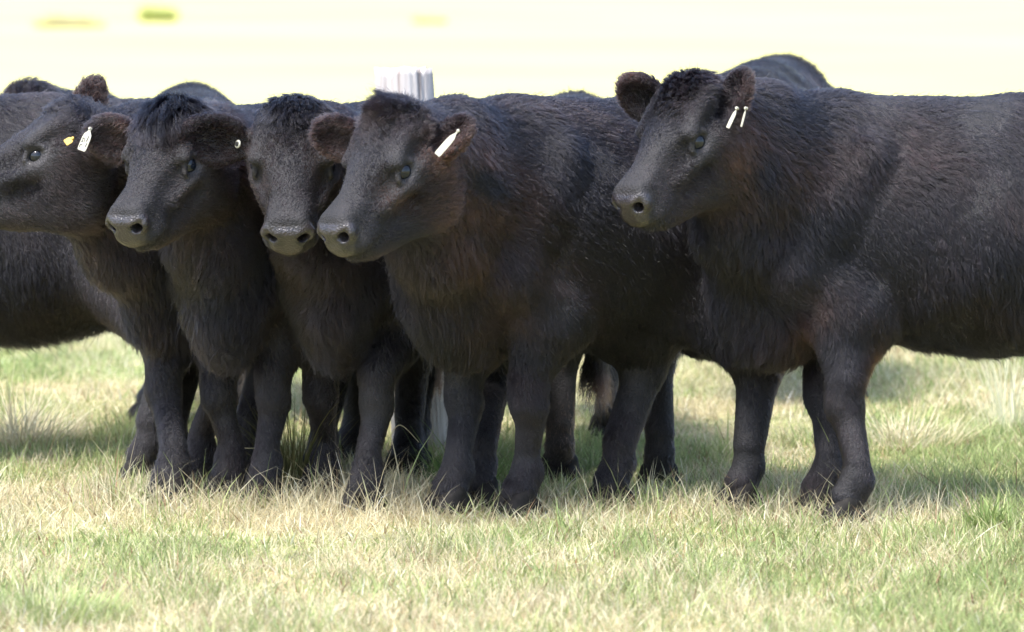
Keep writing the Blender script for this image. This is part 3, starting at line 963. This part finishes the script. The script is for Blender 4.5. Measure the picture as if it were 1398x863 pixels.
# ------------------------------------------------------------------ fence post
def fence_post():
    g = np.random.default_rng(5)
    m, nt, b = mat('weathered_timber')
    tc = N(nt, 'ShaderNodeTexCoord')
    mp = N(nt, 'ShaderNodeMapping'); mp.inputs['Scale'].default_value = (28, 28, 1.6)
    nt.links.new(tc.outputs['Object'], mp.inputs['Vector'])
    n1 = N(nt, 'ShaderNodeTexNoise', Scale=1.6, Detail=8.0, Roughness=0.65)
    nt.links.new(mp.outputs[0], n1.inputs['Vector'])
    c = ramp(nt, n1.outputs[0], [(0.34, (0.24, 0.17, 0.15)), (0.44, (0.45, 0.41, 0.39)), (0.60, (0.56, 0.53, 0.51))])
    nt.links.new(c, b.inputs['Base Color']); b.inputs['Roughness'].default_value = 0.9
    bu = N(nt, 'ShaderNodeBump', Strength=0.8, Distance=0.01)
    nt.links.new(n1.outputs[0], bu.inputs['Height']); nt.links.new(bu.outputs[0], b.inputs['Normal'])
    base = gnd(576, 614)
    top = at(550, 90, base[1])
    Hh = top[2]
    NA, NZ = 96, 60
    V = []
    a = np.linspace(0, 2 * math.pi, NA, endpoint=False)
    groove = np.zeros(NA); jag = np.zeros(NA)
    for _ in range(11):
        c0 = g.uniform(0, 2 * math.pi); wdt = g.choice([0.02, 0.03, 0.05, 0.16]); dp = g.uniform(0.004, 0.024)
        dd = np.abs((a - c0 + math.pi) % (2 * math.pi) - math.pi)
        groove += dp * np.exp(-(dd / wdt) ** 2); jag += dp * 1.1 * np.exp(-(dd / wdt / 1.5) ** 2)
    jag += np.interp(a, np.linspace(0, 6.28, 13), g.uniform(0, 0.012, 13))
    for k in range(NZ):
        z = k / (NZ - 1)
        rad = 0.098 - 0.004 * z + 0.004 * np.sin(3 * z + 2 * a) + 0.003 * np.sin(9 * z + 5 * a)
        rr_ = rad - groove * (0.5 + 0.5 * z)
        zz = z * Hh - jag * max(0, (z - 0.85) / 0.15)
        x = rr_ * np.cos(a) + (top[0] - base[0]) * z
        V.append(np.stack([x, rr_ * np.sin(a) * 0.85, zz], 1))
    for sc, dz in ((0.7, -0.01), (0.35, -0.03), (0.02, -0.02)):
        x = V[NZ - 1][:, 0] - (top[0] - base[0])
        V.append(np.stack([x * sc + (top[0] - base[0]), V[NZ - 1][:, 1] * sc, V[NZ - 1][:, 2] * 1.0 + dz], 1))
    K = len(V); V = np.concatenate(V)
    F = []
    for k in range(K - 1):
        i = np.arange(NA); j = (i + 1) % NA
        F.append(np.stack([k * NA + i, k * NA + j, (k + 1) * NA + j, (k + 1) * NA + i], 1))
    me = np_mesh('fence_post', V, np.concatenate(F)); me.materials.append(m)
    o = link('fence_post', me, None, (base[0], base[1], 0))
    tag(o, 'stout grey weathered wooden post with split jagged top behind the cattle', 'fence post')


fence_post()
# ------------------------------------------------------------------ the herd
E_R = {'axis': (-0.93, 0.15, 0.30), 'open': (-0.10, -1, -0.15), 'len': 0.165, 'w': 0.055}
cow('black calf at far right standing side on, two thin white tags in its upright ear', (1150, 14.15), 183, 1.0, 1.0, vox=0.0058,
    hwid=0.97, poll=(942, 110, 13.78), yaw=47, pitch=47, roll=0, head_s=1.03,
    feet={'fl': (1160, 716), 'fr': (1122, 702)}, stance={'hl': (-1.0, .13), 'hr': (-0.9, -.13)},
    ears={'r': {'axis': (-0.72, 0.1, 0.68), 'open': (-0.55, -1, -0.1), 'len': 0.155, 'w': 0.056},
          'l': {'axis': (0.40, 0.1, 0.92), 'open': (-0.75, -0.75, 0.1), 'len': 0.170, 'w': 0.048, 'off': (0.022, 0, -0.022)}},
    hairs=400000, furw=0.00040, seed=1,
    tags=[dict(ear='l', kind='flag', px=(1007, 146, 13.62), down=(-0.42, 0, -0.9), face=(-0.6, -0.8, 0), s=0.90, sx=0.27, label='inner white tag strip'),
          dict(ear='l', kind='flag', px=(1019, 146, 13.66), down=(-0.25, 0, -0.97), face=(-0.8, -0.6, 0), s=0.80, sx=0.20, label='outer white tag strip')],
    browns=[(1015, 215, 13.95, 0.07, 0.28), (1100, 440, 14.1, 0.05, 0.35), (1195, 500, 14.0, 0.05, 0.3)])
cow('black calf in the middle with spiky forelock and long white tag strip in one ear', (705, 14.20), 215, 0.99, 0.98, bl=0.80, vox=0.0058, tail=0.72, hip={'hr': 0.21, 'hl': 0.15}, forelock=(0.095, (-0.1, 0.1, 1.0), 2.0, 0.05),
    poll=(541, 150, 13.62), yaw=45, pitch=47, roll=0, head_s=1.02,
    feet={'fl': (712, 703), 'fr': (618, 700), 'hl': (1015, 694), 'hr': (838, 690)},
    ears={'r': {'axis': (-0.92, 0.1, 0.38), 'open': (-0.15, -1, -0.2), 'len': 0.16, 'w': 0.055},
          'l': {'axis': (0.62, 0.15, 0.62), 'open': (-0.65, -0.85, 0.25), 'len': 0.150, 'w': 0.048, 'off': (0.012, 0, -0.022)}},
    hairs=400000, furw=0.00040, seed=2, tuft=1.35,
    tags=[dict(ear='l', kind='flag', px=(627, 177, 13.50), down=(-0.66, 0, -0.75), face=(-0.3, -0.95, 0.1), s=1.30, sx=0.30),
          dict(ear='r', kind='button', t=0.38, face=(-0.85, -0.6, 0.2), r=0.012)],
    browns=[(625, 250, 14.0, 0.09, 0.35), (660, 300, 14.0, 0.10, 0.25), (540, 265, 13.6, 0.05, 0.3), (700, 420, 14.0, 0.12, 0.12)])
cow('black calf facing the camera head on, partly hidden behind the middle calf', (486, 14.45), 254, 0.94, 0.84, head_s=1.0, hwid=1.12, vox=0.0058,
    poll=(402, 142, 13.88), yaw=4, pitch=56, roll=0,
    hip={'hr': 0.08}, feet={'fl': (500, 698), 'fr': (440, 676), 'hr': (556, 648), 'hl': (655, 688)},
    ears={'r': {'axis': (-0.94, -0.22, 0.12), 'open': (0.10, -1, -0.2), 'len': 0.200, 'w': 0.068},
          'l': {'axis': (0.96, 0.1, 0.15), 'open': (-0.10, -1, -0.2), 'len': 0.17, 'w': 0.058}},
    hairs=260000, furw=0.00042, seed=3,
    tags=[dict(ear='r', kind='button', t=0.30, face=(-0.8, -0.6, 0.2), r=0.012)], browns=[(445, 240, 14, 0.05, 0.2), (275, 160, 13.7, 0.06, 0.25)])
cow('black calf with long fringe, its head second from the left, looking left', (340, 14.55), 254, 0.94, 0.84, head_s=1.0, hwid=1.05, vox=0.0058, forelock=(0.11, (1.0, 0.3, 0.05), 0.35, 0.065),
    poll=(238, 145, 13.98), yaw=33, pitch=47, roll=0,
    feet={'fl': (362, 686), 'fr': (312, 680), 'hr': (338, 655), 'hl': (440, 650)},
    ears={'r': {'axis': (-0.95, 0.1, 0.25), 'open': (-0.10, -1, -0.25), 'len': 0.165, 'w': 0.062},
          'l': {'axis': (0.45, 0.88, 0.0), 'open': (0.9, -0.4, -0.2), 'len': 0.14, 'w': 0.048}},
    hairs=260000, furw=0.00042, seed=4, tuft=1.3,
    browns=[(335, 200, 14.2, 0.06, 0.3), (160, 180, 14.2, 0.04, 0.15)])
cow('black calf in profile at the left with numbered white tag under its ear', (282, 14.75), 238, 0.96, 0.90, vox=0.0065,
    poll=(112, 148, 14.25), yaw=88, pitch=24, roll=0,
    feet={'fl': (270, 668), 'fr': (232, 688)}, head_s=1.06, eye_s=0.86,
    ears={'r': {'axis': (0.35, 0.4, 0.95), 'open': (-0.7, 0.9, 0.0), 'len': 0.19, 'w': 0.050},
          'l': {'axis': (0.93, -0.15, 0.12), 'open': (0.1, 0.9, 0.5), 'len': 0.15, 'w': 0.050}},
    hairs=260000, furw=0.00042, seed=5,
    tags=[dict(ear='l', kind='flag', px=(124, 174, 14.02), down=(-0.38, -0.1, -0.92), face=(-0.75, -0.75, 0.1), off=-0.025, s=1.0, sx=0.72, label='white tag with black number',
               marks=[(-0.010, -0.036, 0.008, 0.0022, .2), (-0.010, -0.041, 0.002, 0.008, .2), (-0.010, -0.046, 0.008, 0.0022, .2), (-0.002, -0.040, 0.002, 0.010, .2),
                      (0.008, -0.034, 0.003, 0.018, -.1), (0.012, -0.052, 0.003, 0.012, -.1), (-0.008, -0.056, 0.010, 0.0025, 0.1), (-0.012, -0.060, 0.0025, 0.008, 0)]),
          dict(ear='l', kind='flag', px=(101, 188, 14.08), down=(-0.8, -0.2, -0.5), face=(-0.4, -1, 0.3), s=0.42, mat=TAGY, label='small yellow tag')])
cow('black beast cut off by the left edge, only barrel, belly and hind leg showing', (-165, 15.5), 180, 0.97, 1.0,
    poll=(-380, 200, 15.3), yaw=90, pitch=40, feet={'hl': (198, 655), 'hr': (228, 650)},
    ears={'r': dict(E_R), 'l': {'axis': (0.2, -0.8, 0.2), 'open': (-1, 0, 0)}}, hairs=90000, seed=6, cat='cow', belly=0.09)
cow('dark animal farther back, only its tufted poll showing above the profile head', (225, 16.9), 200, 0.90, 0.95,
    poll=(38, 118, 16.0), yaw=10, pitch=58,
    ears={'r': dict(E_R, axis=(-0.9, 0.1, -0.4)), 'l': {'axis': (0.9, 0.1, -0.4), 'open': (0, -1, 0)}}, hairs=60000, seed=7, tuft=1.3)
cow('dark animal farther back, only its rump showing above the long fringed calf', (262, 17.7), 96, 0.945, 0.95,
    poll=(245, 320, 18.5), yaw=180, pitch=40,
    ears={'r': dict(E_R), 'l': {'axis': (0.2, -0.8, 0.2), 'open': (-1, 0, 0)}}, hairs=90000, seed=8)
cow('dark animal behind the middle calf, rusty brown tail switch hanging between its hind legs', (785, 16.3), 92, 0.95, 0.9,
    poll=(760, 300, 17.2), yaw=180, pitch=50, feet={'hr': (900, 670), 'hl': (764, 657)},
    ears={'r': dict(E_R), 'l': {'axis': (0.9, 0, 0.2), 'open': (0, 1, 0)}}, hairs=70000, seed=9, tail_brown=1.6, browns=[(800, 520, 15.0, 0.14, 1.3)])
cow('big dark animal farther back, only its rounded rump showing above the right calf', (1064, 18.6), 80, 1.015, 1.0, tail=0.5, feet={'hr': (1160, 0, 17.6), 'hl': (1028, 0, 17.6), 'fr': (1160, 0, 18.5), 'fl': (1026, 0, 18.5)},
    poll=(1050, 300, 19.4), yaw=180, pitch=50,
    ears={'r': dict(E_R), 'l': {'axis': (0.9, 0, 0.2), 'open': (0, 1, 0)}}, hairs=110000, seed=10, cat='cow')
